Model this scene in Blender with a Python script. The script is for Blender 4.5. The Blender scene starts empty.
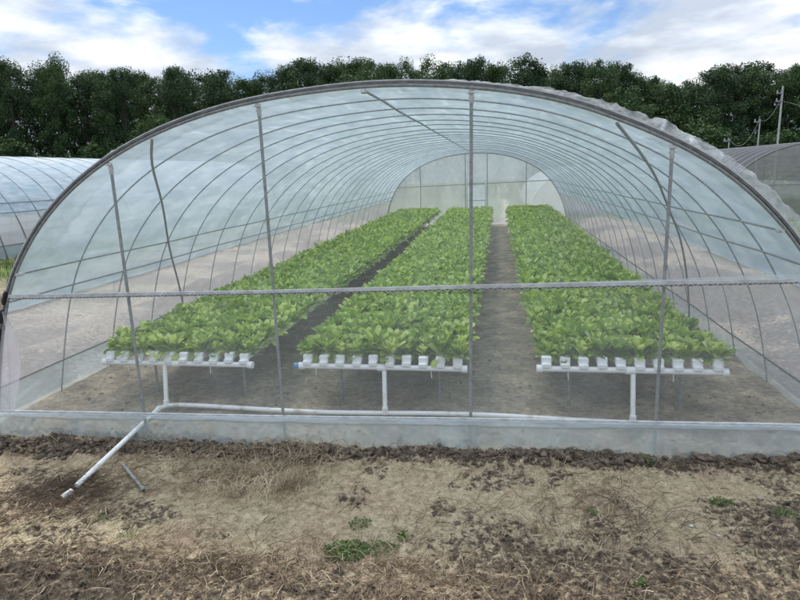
import bpy, math, random
import numpy as np
from mathutils import Matrix, Vector
rng = np.random.default_rng(7)
random.seed(7)
SC = bpy.context.scene
COL = SC.collection
PI = math.pi

# ------------------------------------------------------------------ helpers
def gz(y):                       # the site rises very gently away from the camera
    return 0.005 * np.clip(y, 0, 60)

class MB:
    """collects vertices and faces and links them as one mesh object"""
    def __init__(s):
        s.V = []; s.F = []; s.n = 0; s.A = {}
    def add(s, V, F):
        V = np.asarray(V, float).reshape(-1, 3)
        s.V.append(V)
        for f in F: s.F.append(tuple(int(i) + s.n for i in f))
        s.n += len(V)
    def box(s, c, d, rz=0.0, bev=0.0):
        cx, cy, cz = c; hx, hy, hz = d[0]/2, d[1]/2, d[2]/2
        if bev <= 0:
            P = np.array([(x*hx, y*hy, z*hz) for z in (-1, 1) for x, y in ((-1,-1),(1,-1),(1,1),(-1,1))], float)
            F = [(3,2,1,0),(4,5,6,7),(0,1,5,4),(1,2,6,5),(2,3,7,6),(3,0,4,7)]
        else:
            P = []
            for z, k in ((-hz, bev), (-hz+bev, 0), (hz-bev, 0), (hz, bev)):
                for x, y in ((-hx+k+bev,-hy+k),(hx-k-bev,-hy+k),(hx-k,-hy+k+bev),(hx-k,hy-k-bev),(hx-k-bev,hy-k),(-hx+k+bev,hy-k),(-hx+k,hy-k-bev),(-hx+k,-hy+k+bev)):
                    P.append((x, y, z))
            P = np.array(P); F = [tuple(range(7,-1,-1)), tuple(range(24,32))]
            for r in range(3):
                for i in range(8):
                    j = (i+1) % 8; F.append((r*8+i, r*8+j, r*8+8+j, r*8+8+i))
        c_, s_ = math.cos(rz), math.sin(rz)
        Q = P.copy(); Q[:,0] = P[:,0]*c_ - P[:,1]*s_; Q[:,1] = P[:,0]*s_ + P[:,1]*c_
        s.add(Q + np.array(c), F)
    def tube(s, pts, r, n=8, caps=True):
        pts = np.asarray(pts, float); m = len(pts)
        r = np.full(m, r) if np.isscalar(r) else np.asarray(r, float)
        T = np.gradient(pts, axis=0); T /= np.linalg.norm(T, axis=1)[:, None] + 1e-12
        up = np.array([0, 0, 1.0]) if abs(T[0][2]) < .9 else np.array([0, 1.0, 0])
        N = np.cross(T[0], up); N /= np.linalg.norm(N)
        V = []
        for i in range(m):
            N = N - T[i]*np.dot(N, T[i]); N /= np.linalg.norm(N) + 1e-12
            B = np.cross(T[i], N)
            for k in range(n):
                a = 2*PI*k/n
                V.append(pts[i] + r[i]*(math.cos(a)*N + math.sin(a)*B))
        F = []
        for i in range(m-1):
            for k in range(n):
                k2 = (k+1) % n
                F.append((i*n+k, i*n+k2, (i+1)*n+k2, (i+1)*n+k))
        if caps:
            F.append(tuple(range(n-1, -1, -1))); F.append(tuple(range((m-1)*n, m*n)))
        s.add(V, F)
    def grid(s, P):
        P = np.asarray(P, float); a, b = P.shape[:2]
        i = np.arange(a-1)[:, None]*b + np.arange(b-1)[None]
        F = np.stack([i, i+1, i+b+1, i+b], -1).reshape(-1, 4)
        s.add(P.reshape(-1, 3), F)
    def build(s, name, m, parent=None, smooth=True, angle=40, loc=None):
        V = np.concatenate(s.V)
        me = bpy.data.meshes.new(name)
        fast_mesh(me, V, s.F)
        if smooth:
            me.polygons.foreach_set('use_smooth', np.ones(len(me.polygons), bool))
            if angle: me.set_sharp_from_angle(angle=math.radians(angle))
        return link(name, me, m, parent, loc)

def fast_mesh(me, V, F):
    nv = len(V)
    if isinstance(F, np.ndarray):
        L = F.reshape(-1); ls = np.arange(len(F))*F.shape[1]; lt = np.full(len(F), F.shape[1])
    else:
        lt = np.array([len(f) for f in F]); L = np.concatenate([np.array(f) for f in F]); ls = np.concatenate([[0], np.cumsum(lt)[:-1]])
    me.vertices.add(nv); me.vertices.foreach_set('co', np.asarray(V, np.float32).reshape(-1))
    me.loops.add(len(L)); me.loops.foreach_set('vertex_index', L.astype(np.int32))
    me.polygons.add(len(ls)); me.polygons.foreach_set('loop_start', ls.astype(np.int32))
    try: me.polygons.foreach_set('loop_total', lt.astype(np.int32))
    except Exception: pass
    me.update(calc_edges=True); me.validate()

def link(name, me, m, parent=None, loc=None):
    o = bpy.data.objects.new(name, me); COL.objects.link(o)
    if m and not me.materials: me.materials.append(m)
    if parent: o.parent = parent
    if loc is not None: o.location = loc
    return o

def attr(me, name, vals):
    a = me.attributes.new(name, 'FLOAT', 'POINT'); a.data.foreach_set('value', np.asarray(vals, np.float32))

def empty(name, loc=(0,0,0), rz=0):
    o = bpy.data.objects.new(name, None); COL.objects.link(o)
    o.location = loc; o.rotation_euler = (0, 0, rz); o.empty_display_size = .2
    return o
def tag(o, label=None, cat=None, group=None, kind=None):
    if label: o['label'] = label
    if cat: o['category'] = cat
    if group: o['group'] = group
    if kind: o['kind'] = kind
    return o
def copy_tree(o, parent=None, loc=None, rz=None, sc=None):
    c = o.copy(); COL.objects.link(c); c.parent = parent
    if loc is not None: c.location = loc
    if rz is not None: c.rotation_euler = (0, 0, rz)
    if sc is not None: c.scale = sc
    for ch in list(o.children): copy_tree(ch, c)
    return c

# value noise
_T = rng.random((64, 64, 64)).astype(np.float32)
def vn(x, y, z=0.0):
    x, y, z = np.broadcast_arrays(np.asarray(x, float), np.asarray(y, float), np.asarray(z, float))
    xi, yi, zi = np.floor(x).astype(int), np.floor(y).astype(int), np.floor(z).astype(int)
    fx, fy, fz = x-xi, y-yi, z-zi
    fx, fy, fz = [f*f*(3-2*f) for f in (fx, fy, fz)]
    def g(a, b, c): return _T[(xi+a) % 64, (yi+b) % 64, (zi+c) % 64]
    x00 = g(0,0,0)*(1-fx)+g(1,0,0)*fx; x10 = g(0,1,0)*(1-fx)+g(1,1,0)*fx
    x01 = g(0,0,1)*(1-fx)+g(1,0,1)*fx; x11 = g(0,1,1)*(1-fx)+g(1,1,1)*fx
    return (x00*(1-fy)+x10*fy)*(1-fz) + (x01*(1-fy)+x11*fy)*fz
def fbm(x, y, z=0.0, o=4, g=.5):
    s = 0; a = 1; t = 0
    for k in range(o):
        s = s + a*vn(x*2**k+17*k, y*2**k+31*k, z*2**k+7*k); t += a; a *= g
    return s/t
def sstep(a, b, x):
    t = np.clip((x-a)/(b-a), 0, 1); return t*t*(3-2*t)

# ------------------------------------------------------------------ materials
def newmat(name):
    m = bpy.data.materials.new(name); m.use_nodes = True
    nt = m.node_tree; nt.nodes.clear()
    out = nt.nodes.new('ShaderNodeOutputMaterial')
    return m, nt, out
def nd(nt, t, **kw):
    n = nt.nodes.new(t)
    for k, v in kw.items():
        if k in n.inputs.keys(): n.inputs[k].default_value = v
        else: setattr(n, k, v)
    return n
def ramp(nt, fac, stops):
    r = nt.nodes.new('ShaderNodeValToRGB'); e = r.color_ramp.elements
    while len(e) < len(stops): e.new(.5)
    for q, (p, c) in zip(e, stops):
        q.position = p; q.color = (*c, 1) if len(c) == 3 else c
    nt.links.new(fac, r.inputs[0]); return r.outputs[0]
def noise(nt, vec, scale, detail=4, rough=.5):
    n = nd(nt, 'ShaderNodeTexNoise'); n.inputs['Scale'].default_value = scale
    n.inputs['Detail'].default_value = detail; n.inputs['Roughness'].default_value = rough
    if vec is not None: nt.links.new(vec, n.inputs['Vector'])
    return n.outputs['Fac']
def coords(nt, scale=(1,1,1), kind='Object'):
    t = nd(nt, 'ShaderNodeTexCoord'); mp = nd(nt, 'ShaderNodeMapping')
    mp.inputs['Scale'].default_value = scale
    nt.links.new(t.outputs[kind], mp.inputs['Vector']); return mp.outputs[0]

def solid(name, c1, c2, rough=.5, metal=0.0, scale=20, bump=.1, spec=.5, stretch=(1,1,1), lo=.35, hi=.65):
    m, nt, out = newmat(name)
    v = coords(nt, stretch); n = noise(nt, v, scale, 6, .6)
    c = ramp(nt, n, [(lo, c1), (hi, c2)])
    p = nd(nt, 'ShaderNodeBsdfPrincipled'); p.inputs['Roughness'].default_value = rough
    p.inputs['Metallic'].default_value = metal; p.inputs['Specular IOR Level'].default_value = spec
    nt.links.new(c, p.inputs['Base Color'])
    if bump:
        b = nd(nt, 'ShaderNodeBump'); b.inputs['Strength'].default_value = bump; b.inputs['Distance'].default_value = .01
        nt.links.new(n, b.inputs['Height']); nt.links.new(b.outputs[0], p.inputs['Normal'])
    nt.links.new(p.outputs[0], out.inputs[0]); return m

def sheet(name, tint, op, var=.1, transl=.6, gloss=.12, rough=.3, scale=1.5, stretch=(1,1,1), bump=.3, graz=.0, tint2=None, tr=(1,1,1), streak=0):
    """thin translucent plastic film or insect net"""
    m, nt, out = newmat(name); L = nt.links
    v = coords(nt, stretch)
    n = noise(nt, v, scale, 5, .6)
    n2 = noise(nt, v, scale*7, 3, .5)
    mr = nd(nt, 'ShaderNodeMapRange'); mr.inputs['From Min'].default_value = .3; mr.inputs['From Max'].default_value = .7
    mr.inputs['To Min'].default_value = op-var; mr.inputs['To Max'].default_value = op+var
    L.new(n, mr.inputs['Value']); fac = mr.outputs[0]
    if graz:
        lw = nd(nt, 'ShaderNodeLayerWeight'); lw.inputs['Blend'].default_value = .35
        ma = nd(nt, 'ShaderNodeMath', operation='MULTIPLY_ADD'); ma.inputs[1].default_value = graz; ma.use_clamp = True
        L.new(lw.outputs['Facing'], ma.inputs[0]); L.new(fac, ma.inputs[2]); fac = ma.outputs[0]
    if streak:      # creases that run slanting across the sheet
        for ang, sc_ in ((52, 1.1), (-62, .7)):
            tcs = nd(nt, 'ShaderNodeTexCoord'); mps = nd(nt, 'ShaderNodeMapping'); mps.inputs['Rotation'].default_value = (0, math.radians(ang), 0); L.new(tcs.outputs['Object'], mps.inputs[0])
            wv = nd(nt, 'ShaderNodeTexWave', bands_direction='Z'); wv.inputs['Scale'].default_value = sc_; wv.inputs['Distortion'].default_value = 5; wv.inputs['Detail'].default_value = 2; wv.inputs['Detail Scale'].default_value = .35; L.new(mps.outputs[0], wv.inputs[0])
            w2 = nd(nt, 'ShaderNodeMapRange'); w2.inputs['From Min'].default_value = .93; w2.inputs['From Max'].default_value = 1.0; w2.inputs['To Max'].default_value = streak; L.new(wv.outputs['Fac'], w2.inputs['Value'])
            pt = nd(nt, 'ShaderNodeMapRange'); pt.inputs['From Min'].default_value = .5; pt.inputs['From Max'].default_value = .62; L.new(noise(nt, mps.outputs[0], .9+sc_*.4, 2, .5), pt.inputs['Value'])
            pm = nd(nt, 'ShaderNodeMath', operation='MULTIPLY'); L.new(w2.outputs[0], pm.inputs[0]); L.new(pt.outputs[0], pm.inputs[1])
            nm = nd(nt, 'ShaderNodeMath', operation='MULTIPLY_ADD'); nm.use_clamp = True; L.new(pm.outputs[0], nm.inputs[0]); L.new(n2, nm.inputs[1]); L.new(fac, nm.inputs[2]); fac = nm.outputs[0]
    col = ramp(nt, n2, [(.38, tint), (.66, tint2 or tint)])
    d = nd(nt, 'ShaderNodeBsdfDiffuse'); t = nd(nt, 'ShaderNodeBsdfTranslucent')
    L.new(col, d.inputs[0]); L.new(col, t.inputs[0])
    b = nd(nt, 'ShaderNodeBump'); b.inputs['Strength'].default_value = bump; b.inputs['Distance'].default_value = .05
    L.new(n, b.inputs['Height'])
    for s_ in (d, t): L.new(b.outputs[0], s_.inputs['Normal'])
    m1 = nd(nt, 'ShaderNodeMixShader'); m1.inputs[0].default_value = transl
    L.new(d.outputs[0], m1.inputs[1]); L.new(t.outputs[0], m1.inputs[2])
    last = m1.outputs[0]
    if gloss:
        g = nd(nt, 'ShaderNodeBsdfGlossy'); g.inputs['Roughness'].default_value = rough
        L.new(b.outputs[0], g.inputs['Normal'])
        fr = nd(nt, 'ShaderNodeFresnel'); fr.inputs[0].default_value = 1.45
        mm = nd(nt, 'ShaderNodeMath', operation='MULTIPLY'); mm.inputs[1].default_value = gloss*8; mm.use_clamp = True
        L.new(fr.outputs[0], mm.inputs[0])
        m2 = nd(nt, 'ShaderNodeMixShader'); L.new(mm.outputs[0], m2.inputs[0])
        L.new(last, m2.inputs[1]); L.new(g.outputs[0], m2.inputs[2]); last = m2.outputs[0]
    tp = nd(nt, 'ShaderNodeBsdfTransparent'); tp.inputs[0].default_value = (*tr, 1)
    mx = nd(nt, 'ShaderNodeMixShader'); L.new(fac, mx.inputs[0]); L.new(tp.outputs[0], mx.inputs[1]); L.new(last, mx.inputs[2])
    L.new(mx.outputs[0], out.inputs[0]); return m

M = {}
M['steel'] = solid('galvanised_steel', (.20,.215,.21), (.33,.34,.33), .55, .15, 25, .1)
M['steel_dark'] = solid('weathered_steel', (.10,.105,.105), (.19,.195,.19), .6, .1, 18, .15)
M['rib'] = solid('rib_steel', (.27,.29,.30), (.42,.44,.44), .5, .3, 18, .1)
M['pvc'] = solid('white_pvc', (.80,.82,.81), (.90,.90,.89), .35, 0, 9, .04)
M['pvc_dirty'] = solid('muddy_white_pvc', (.50,.44,.34), (.84,.84,.81), .4, 0, 7, .08, lo=.30, hi=.46)
M['blue_cap'] = solid('blue_plastic', (.06,.22,.42), (.10,.30,.50), .4, 0, 8, .02)
M['alu'] = solid('aluminium_channel', (.45,.46,.45), (.66,.67,.66), .5, .1, 12, .06)
M['black'] = solid('black_plastic', (.012,.012,.014), (.03,.03,.032), .5, 0, 12, .05)
M['wire'] = solid('spring_wire', (.05,.055,.06), (.1,.1,.11), .4, .6, 12, 0)
FT = (.80,.90,.93)
M['roof_film'] = sheet('roof_film', (.50,.635,.74), .74, .12, .74, .06, .28, .9, (1,.35,1), .6, .12, (.69,.82,.91), (.93,.98,1), .30)
M['front_film'] = sheet('front_film', (.85,.87,.90), .11, .05, .5, .045, .25, 1.3, (1,1,1), .15, 0, None, (1,1,1), .10)
M['front_net'] = sheet('front_net', (.84,.86,.83), .16, .05, .45, 0, .5, 1.6, (1,1,.6), .2, 0)
M['side_net'] = sheet('side_net', (.66,.66,.67), .44, .10, .6, 0, .5, 2.0, (1,1,3), .2, .15)
M['skirt_film'] = sheet('skirt_film', (.82,.97,1.0), .44, .18, .62, .06, .25, 2.2, (1,1,.4), .6, .0, (.90,.96,1), (1,1,1), .22)
M['side_skirt'] = sheet('side_skirt_film', (.62,.78,.84), .55, .14, .6, .05, .3, 1.6, (1,.5,1), .4, .1, None, (1,1,1), .3)
M['roll'] = sheet('rolled_film', (.84,.93,.97), .5, .2, .4, .06, .25, 5, (.3,1,1), .7, 0)
M['crumple'] = sheet('crumpled_film', (.86,.88,.87), .25, .20, .4, .07, .2, 7, (1,1,1), 1.0, 0, (.93,.94,.94), (1,1,1), .6)
M['fold_net'] = sheet('folded_net', (.78,.74,.82), .50, .08, .5, 0, .5, 3, (1,1,.5), .3, 0)
M['far_film'] = sheet('far_film', (.50,.66,.78), .80, .10, .45, .07, .3, 1.0, (1,.3,1), .7, .1, (.72,.84,.93), (1,1,1), .2)
M['white_net'] = sheet('white_net', (.82,.82,.84), .72, .08, .4, 0, .4, 1.5, (1,1,1), .2, .1)
M['shade_net'] = sheet('shade_net', (.15,.16,.175), .66, .08, .3, 0, .4, 1.5, (1,1,1), .1, .1)
M['back_net'] = sheet('back_net', (.84,.90,.86), .56, .10, .6, 0, .3, 1.1, (1,1,.6), .2, 0)
M['back_film'] = sheet('back_film', (.72,.82,.88), .66, .12, .6, .04, .3, 1.1, (1,1,.6), .3, 0, (.85,.9,.92))

def leafmat():
    m, nt, out = newmat('vegetable_leaf'); L = nt.links
    a = nd(nt, 'ShaderNodeAttribute', attribute_name='lv'); a2 = nd(nt, 'ShaderNodeAttribute', attribute_name='stem')
    oi = nd(nt, 'ShaderNodeObjectInfo')
    ad = nd(nt, 'ShaderNodeMath', operation='MULTIPLY_ADD'); ad.inputs[1].default_value = .25
    L.new(oi.outputs['Random'], ad.inputs[0]); L.new(a.outputs['Fac'], ad.inputs[2])
    c = ramp(nt, ad.outputs[0], [(0, (.09,.16,.028)), (.35, (.23,.35,.06)), (.7,(.41,.53,.125)), (1, (.74,.80,.38))])
    mx = nd(nt, 'ShaderNodeMixRGB'); mx.inputs[2].default_value = (.60,.70,.42,1)
    L.new(a2.outputs['Fac'], mx.inputs[0]); L.new(c, mx.inputs[1])
    p = nd(nt, 'ShaderNodeBsdfPrincipled'); p.inputs['Roughness'].default_value = .4; p.inputs['Specular IOR Level'].default_value = .35
    L.new(mx.outputs[0], p.inputs['Base Color'])
    t = nd(nt, 'ShaderNodeBsdfTranslucent')
    br = nd(nt, 'ShaderNodeMixRGB', blend_type='MULTIPLY'); br.inputs[0].default_value = 1; br.inputs[2].default_value = (1.5,1.5,.7,1)
    L.new(mx.outputs[0], br.inputs[1]); L.new(br.outputs[0], t.inputs[0])
    v = coords(nt); n = noise(nt, v, 45, 2, .5)
    b = nd(nt, 'ShaderNodeBump'); b.inputs['Strength'].default_value = .35; b.inputs['Distance'].default_value = .01
    L.new(n, b.inputs['Height']); L.new(b.outputs[0], p.inputs['Normal'])
    s = nd(nt, 'ShaderNodeMixShader'); s.inputs[0].default_value = .32
    L.new(p.outputs[0], s.inputs[1]); L.new(t.outputs[0], s.inputs[2]); L.new(s.outputs[0], out.inputs[0])
    return m
M['leaf'] = leafmat()

def treemat(name, c0, c1, c2):
    m, nt, out = newmat(name); L = nt.links
    a = nd(nt, 'ShaderNodeAttribute', attribute_name='lv')
    c = ramp(nt, a.outputs['Fac'], [(0, c0), (.6, c1), (1, c2)])
    d = nd(nt, 'ShaderNodeBsdfPrincipled'); d.inputs['Roughness'].default_value = .6; d.inputs['Specular IOR Level'].default_value = .3
    t = nd(nt, 'ShaderNodeBsdfTranslucent')
    L.new(c, d.inputs['Base Color']); L.new(c, t.inputs[0])
    s = nd(nt, 'ShaderNodeMixShader'); s.inputs[0].default_value = .18
    L.new(d.outputs[0], s.inputs[1]); L.new(t.outputs[0], s.inputs[2]); L.new(s.outputs[0], out.inputs[0])
    return m
M['crown_dark'] = treemat('dark_foliage', (.022,.05,.022), (.042,.082,.030), (.075,.125,.042))
M['crown_mid'] = treemat('mid_foliage', (.030,.065,.024), (.058,.108,.035), (.10,.155,.05))
M['crown_light'] = treemat('light_foliage', (.03,.065,.02), (.06,.11,.03), (.10,.15,.045))
M['weed'] = treemat('weed_leaf', (.04,.085,.02), (.09,.15,.035), (.16,.22,.06))
M['grass'] = treemat('grass_blade', (.05,.10,.022), (.10,.18,.04), (.20,.27,.08))
M['bark'] = solid('bark', (.06,.05,.04), (.14,.12,.10), .9, 0, 6, .5, .2, (4,4,1))

def soilmat():
    m, nt, out = newmat('soil'); L = nt.links
    geo = nd(nt, 'ShaderNodeNewGeometry'); v = geo.outputs['Position']
    dk = nd(nt, 'ShaderNodeAttribute', attribute_name='humus_shade'); gr = nd(nt, 'ShaderNodeAttribute', attribute_name='green'); mo = nd(nt, 'ShaderNodeAttribute', attribute_name='inner')
    n1 = noise(nt, v, 1.6, 6, .65); n2 = noise(nt, v, 14, 6, .7); n3 = noise(nt, v, 60, 4, .7)
    sand = ramp(nt, n2, [(.25, (.22,.165,.115)), (.47, (.47,.39,.285)), (.70, (.68,.60,.47))])
    warm = ramp(nt, n1, [(.35, (1.0,.92,.85)), (.6, (1.08,1.08,.95))])
    s1 = nd(nt, 'ShaderNodeMixRGB', blend_type='MULTIPLY'); s1.inputs[0].default_value = 1
    L.new(sand, s1.inputs[1]); L.new(warm, s1.inputs[2])
    hum_shade = ramp(nt, n2, [(.30, (.045,.035,.026)), (.5, (.135,.108,.080)), (.70, (.34,.275,.20))])
    inn = ramp(nt, n2, [(.25, (.19,.16,.12)), (.5, (.42,.36,.275)), (.8, (.60,.53,.42))])
    mot = ramp(nt, noise(nt, v, 2.4, 5, .65), [(.3,(.62,.62,.62)),(.5,(1,1,1)),(.68,(1.55,1.5,1.4))]); mo2 = nd(nt, 'ShaderNodeMixRGB', blend_type='MULTIPLY'); mo2.inputs[0].default_value = 1; L.new(inn, mo2.inputs[1]); L.new(mot, mo2.inputs[2]); inn = mo2.outputs[0]
    mxi = nd(nt, 'ShaderNodeMixRGB'); L.new(mo.outputs['Fac'], mxi.inputs[0]); L.new(s1.outputs[0], mxi.inputs[1]); L.new(inn, mxi.inputs[2])
    # dark soil and painted shade mask broken up by fine noise
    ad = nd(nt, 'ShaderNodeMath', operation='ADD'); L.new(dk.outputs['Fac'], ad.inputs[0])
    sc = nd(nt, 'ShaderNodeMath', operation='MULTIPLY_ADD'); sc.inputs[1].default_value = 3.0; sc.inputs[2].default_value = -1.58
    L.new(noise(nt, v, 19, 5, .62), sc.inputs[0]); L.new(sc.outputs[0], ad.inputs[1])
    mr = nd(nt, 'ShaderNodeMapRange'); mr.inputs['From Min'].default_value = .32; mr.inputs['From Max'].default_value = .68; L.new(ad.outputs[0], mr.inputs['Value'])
    mxh = nd(nt, 'ShaderNodeMixRGB'); L.new(mr.outputs[0], mxh.inputs[0]); L.new(mxi.outputs[0], mxh.inputs[1]); L.new(hum_shade, mxh.inputs[2])
    # grains
    gn = ramp(nt, n3, [(.3, (.55,.54,.52)), (.48, (1,1,1)), (.70, (1.3,1.3,1.27))])
    mg = nd(nt, 'ShaderNodeMixRGB', blend_type='MULTIPLY'); mg.inputs[0].default_value = 1; L.new(mxh.outputs[0], mg.inputs[1]); L.new(gn, mg.inputs[2])
    grass = ramp(nt, n1, [(.3, (.07,.12,.03)), (.55, (.15,.22,.06)), (.75, (.23,.27,.10))])
    mgr = nd(nt, 'ShaderNodeMixRGB'); L.new(gr.outputs['Fac'], mgr.inputs[0]); L.new(mg.outputs[0], mgr.inputs[1]); L.new(grass, mgr.inputs[2])
    p = nd(nt, 'ShaderNodeBsdfPrincipled'); p.inputs['Roughness'].default_value = .95; p.inputs['Specular IOR Level'].default_value = .1
    L.new(mgr.outputs[0], p.inputs['Base Color'])
    hs = nd(nt, 'ShaderNodeMath', operation='ADD'); L.new(n2, hs.inputs[0]); 
    h3 = nd(nt, 'ShaderNodeMath', operation='MULTIPLY'); h3.inputs[1].default_value = .5; L.new(n3, h3.inputs[0]); L.new(h3.outputs[0], hs.inputs[1])
    b = nd(nt, 'ShaderNodeBump'); b.inputs['Strength'].default_value = 1.0; b.inputs['Distance'].default_value = .05
    L.new(hs.outputs[0], b.inputs['Height']); L.new(b.outputs[0], p.inputs['Normal'])
    L.new(p.outputs[0], out.inputs[0]); return m
M['soil'] = soilmat()
M['clod'] = solid('dark_clod', (.050,.040,.030), (.27,.215,.155), .95, 0, 11, .9, .15, lo=.32, hi=.72)
M['straw'] = solid('dry_straw', (.28,.21,.13), (.68,.57,.40), .8, 0, 3, 0, .2, lo=.35, hi=.62)
M['root'] = solid('dead_root', (.085,.06,.043), (.30,.22,.155), .9, 0, 4, 0, .15)
M['inner_clod'] = solid('floor_clod', (.13,.11,.09), (.40,.35,.28), .95, 0, 11, .8, .15)
M['stone'] = solid('pale_stone', (.45,.45,.43), (.6,.6,.58), .8, 0, 20, .2)
M['concrete'] = solid('pole_concrete', (.38,.38,.37), (.5,.5,.49), .8, 0, 6, .1)
M['hut'] = solid('grey_sheet', (.22,.24,.25), (.3,.32,.33), .6, 0, 3, .1)

# ------------------------------------------------------------------ ground (one sheet)
xs = np.concatenate([-np.geomspace(420, 7.0, 60), np.arange(-6.6, 6.4, .014), np.geomspace(6.8, 420, 60)])
ys = np.concatenate([-np.geomspace(60, 3.6, 12), np.arange(-3.4, .06, .0135), np.geomspace(.1, 30, 150), np.geomspace(32, 420, 30)])
XX, YY = np.meshgrid(xs, ys)
inside = sstep(-.02, .10, YY)*(1-sstep(4.3, 4.5, np.abs(XX)))*(1-sstep(24.0, 24.4, YY))
base_out = -.125 + .02*np.clip(XX, -6, 6)
Z = gz(YY) + (1-sstep(-.15, .12, YY))*base_out
near = ((YY < .3) & (np.abs(XX) < 7)).astype(float)
n_big = fbm(XX*1.3, YY*1.3, 3.3, 3); n_mid = fbm(XX*6, YY*6, 1.1, 4, .55); n_clod = fbm(XX*15, YY*15, 5.7, 3, .6)
# humus (dark clod) regions of the foreground, with a shadow painted into one corner
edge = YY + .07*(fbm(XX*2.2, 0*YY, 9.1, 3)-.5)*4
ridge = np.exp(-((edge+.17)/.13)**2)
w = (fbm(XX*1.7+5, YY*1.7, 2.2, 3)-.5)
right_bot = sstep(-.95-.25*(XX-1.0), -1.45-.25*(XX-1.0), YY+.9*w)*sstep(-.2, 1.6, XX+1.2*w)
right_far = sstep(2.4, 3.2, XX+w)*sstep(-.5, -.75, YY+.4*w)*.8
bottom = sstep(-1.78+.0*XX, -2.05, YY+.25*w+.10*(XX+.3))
shade_corner = sstep(-1.85, -2.1, YY+.15*w)*sstep(-.9, -1.5, XX)*1.35  # shadow at the bottom left, painted in as darker soil
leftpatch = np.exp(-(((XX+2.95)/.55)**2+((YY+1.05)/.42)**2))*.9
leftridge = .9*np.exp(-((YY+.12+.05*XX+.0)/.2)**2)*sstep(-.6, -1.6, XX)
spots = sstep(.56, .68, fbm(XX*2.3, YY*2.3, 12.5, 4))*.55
hum_shade = np.clip(np.maximum.reduce([ridge, right_bot*.78, right_far*.85, bottom*.70, leftpatch, leftridge, spots, shade_corner]), 0, 1.3)*(YY < .1)
hum_shade = hum_shade*(1-sstep(-.03, .08, YY)) + (.42+.55*sstep(.40, .62, fbm(XX*.9, YY*.9, 21, 4)))*(YY > .3)*(np.abs(XX) > 4.5)*(YY < 26)
relief = near*(.07*(n_big-.5)+.05*(n_mid-.5)+.016*(fbm(XX*28, YY*28, 3, 2)-.5)) + (hum_shade*near)*(.13*np.clip(n_clod-.42, 0, 1)+.05*np.clip(n_mid-.45, 0, 1)) + near*ridge*.055*(YY < .1)
Z = Z + relief*(1-sstep(-.04, .06, YY)*.85)
Z += inside*(.09*(fbm(XX*1.2, YY*1.2, 8, 4)-.5)+.05*(fbm(XX*4, YY*4, 4, 3)-.5))
# soil banks outside the long sides and green field beyond
bank = .28*np.exp(-((np.abs(XX+5.6)-0)/.55)**2)*sstep(.2, 1.5, YY)*(1-sstep(24, 27, YY)) + .22*np.exp(-((XX-5.9)/.6)**2)*sstep(.2, 1.5, YY)*(1-sstep(24, 27, YY))
Z += bank*(.6+.8*fbm(XX*1.1, YY*1.1, 5, 3))
Z += .33*sstep(-6.5, -13.0, XX)*sstep(1, 5, YY)
far = sstep(24.5, 27, YY+3*(fbm(XX*.3, YY*.3, 1, 2)-.5))
green = far*(1-.85*np.exp(-((XX-1.6)/.6)**2)) + .25*sstep(.55, .65, fbm(XX*.5, YY*.5, 7, 3))*(np.abs(XX) > 6.6)*(YY > 3)*(YY <= 26)
side_grass = np.exp(-((XX+12.2)/1.3)**2)*(YY > 2) + sstep(9.0, 10.5, XX)*(YY > 1)
green = np.clip(np.maximum(green, side_grass*.9), 0, 1)
Z += far*.25*(fbm(XX*.12, YY*.12, 2, 3)-.5)
mb = MB(); mb.grid(np.stack([XX, YY, Z], -1))
F = np.array(mb.F); me = bpy.data.meshes.new('ground'); fast_mesh(me, np.concatenate(mb.V), F)
me.polygons.foreach_set('use_smooth', np.ones(len(me.polygons), bool))
attr(me, 'humus_shade', hum_shade.reshape(-1)); attr(me, 'green', green.reshape(-1)); attr(me, 'inner', np.maximum(inside, sstep(.1,.4,YY)*.8).reshape(-1))
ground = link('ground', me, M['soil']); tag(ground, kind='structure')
def hz(x, y):
    i = np.clip(np.searchsorted(xs, x), 1, len(xs)-1); j = np.clip(np.searchsorted(ys, y), 1, len(ys)-1)
    return Z[j, i]
def hum_shade_at(x, y):
    i = np.clip(np.searchsorted(xs, x), 1, len(xs)-1); j = np.clip(np.searchsorted(ys, y), 1, len(ys)-1)
    return hum_shade[j, i]

# ------------------------------------------------------------------ tunnel profile
A = np.array([(-4.42,-.12),(-4.30,.42),(-4.165,.952),(-3.986,1.464),(-3.83,1.75),(-3.56,2.11),(-3.197,2.456),(-2.74,2.765),(-2.14,3.04),(-1.54,3.215),(-1.0,3.31),(-.4,3.365),(0,3.382),(.4,3.372),(.93,3.325),(1.47,3.235),(1.87,3.12),(2.18,3.0),(2.64,2.79),(3.02,2.56),(3.36,2.27),(3.55,2.06),(3.72,1.84),(3.88,1.58),(4.03,1.28),(4.17,.95),(4.30,.42),(4.40,-.12)])
def resample(P, n):
    d = np.concatenate([[0], np.cumsum(np.linalg.norm(np.diff(P, axis=0), axis=1))]); t = np.linspace(0, d[-1], n)
    # smooth with catmull-rom on the parameter
    Pe = np.vstack([2*P[0]-P[1], P, 2*P[-1]-P[-2]]); out = []
    for q in t:
        i = min(max(np.searchsorted(d, q)-1, 0), len(P)-2); u = (q-d[i])/(d[i+1]-d[i])
        p0, p1, p2, p3 = Pe[i], Pe[i+1], Pe[i+2], Pe[i+3]
        out.append(.5*((2*p1)+(-p0+p2)*u+(2*p0-5*p1+4*p2-p3)*u*u+(-p0+3*p1-3*p2+p3)*u**3))
    return np.array(out)
PR = resample(A, 90)
for _ in range(4): PR[1:-1] = .25*PR[:-2]+.5*PR[1:-1]+.25*PR[2:]
TG = np.gradient(PR, axis=0); TG /= np.linalg.norm(TG, axis=1)[:, None]
NR = np.stack([-TG[:,1], TG[:,0]], 1)           # outward normals
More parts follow.
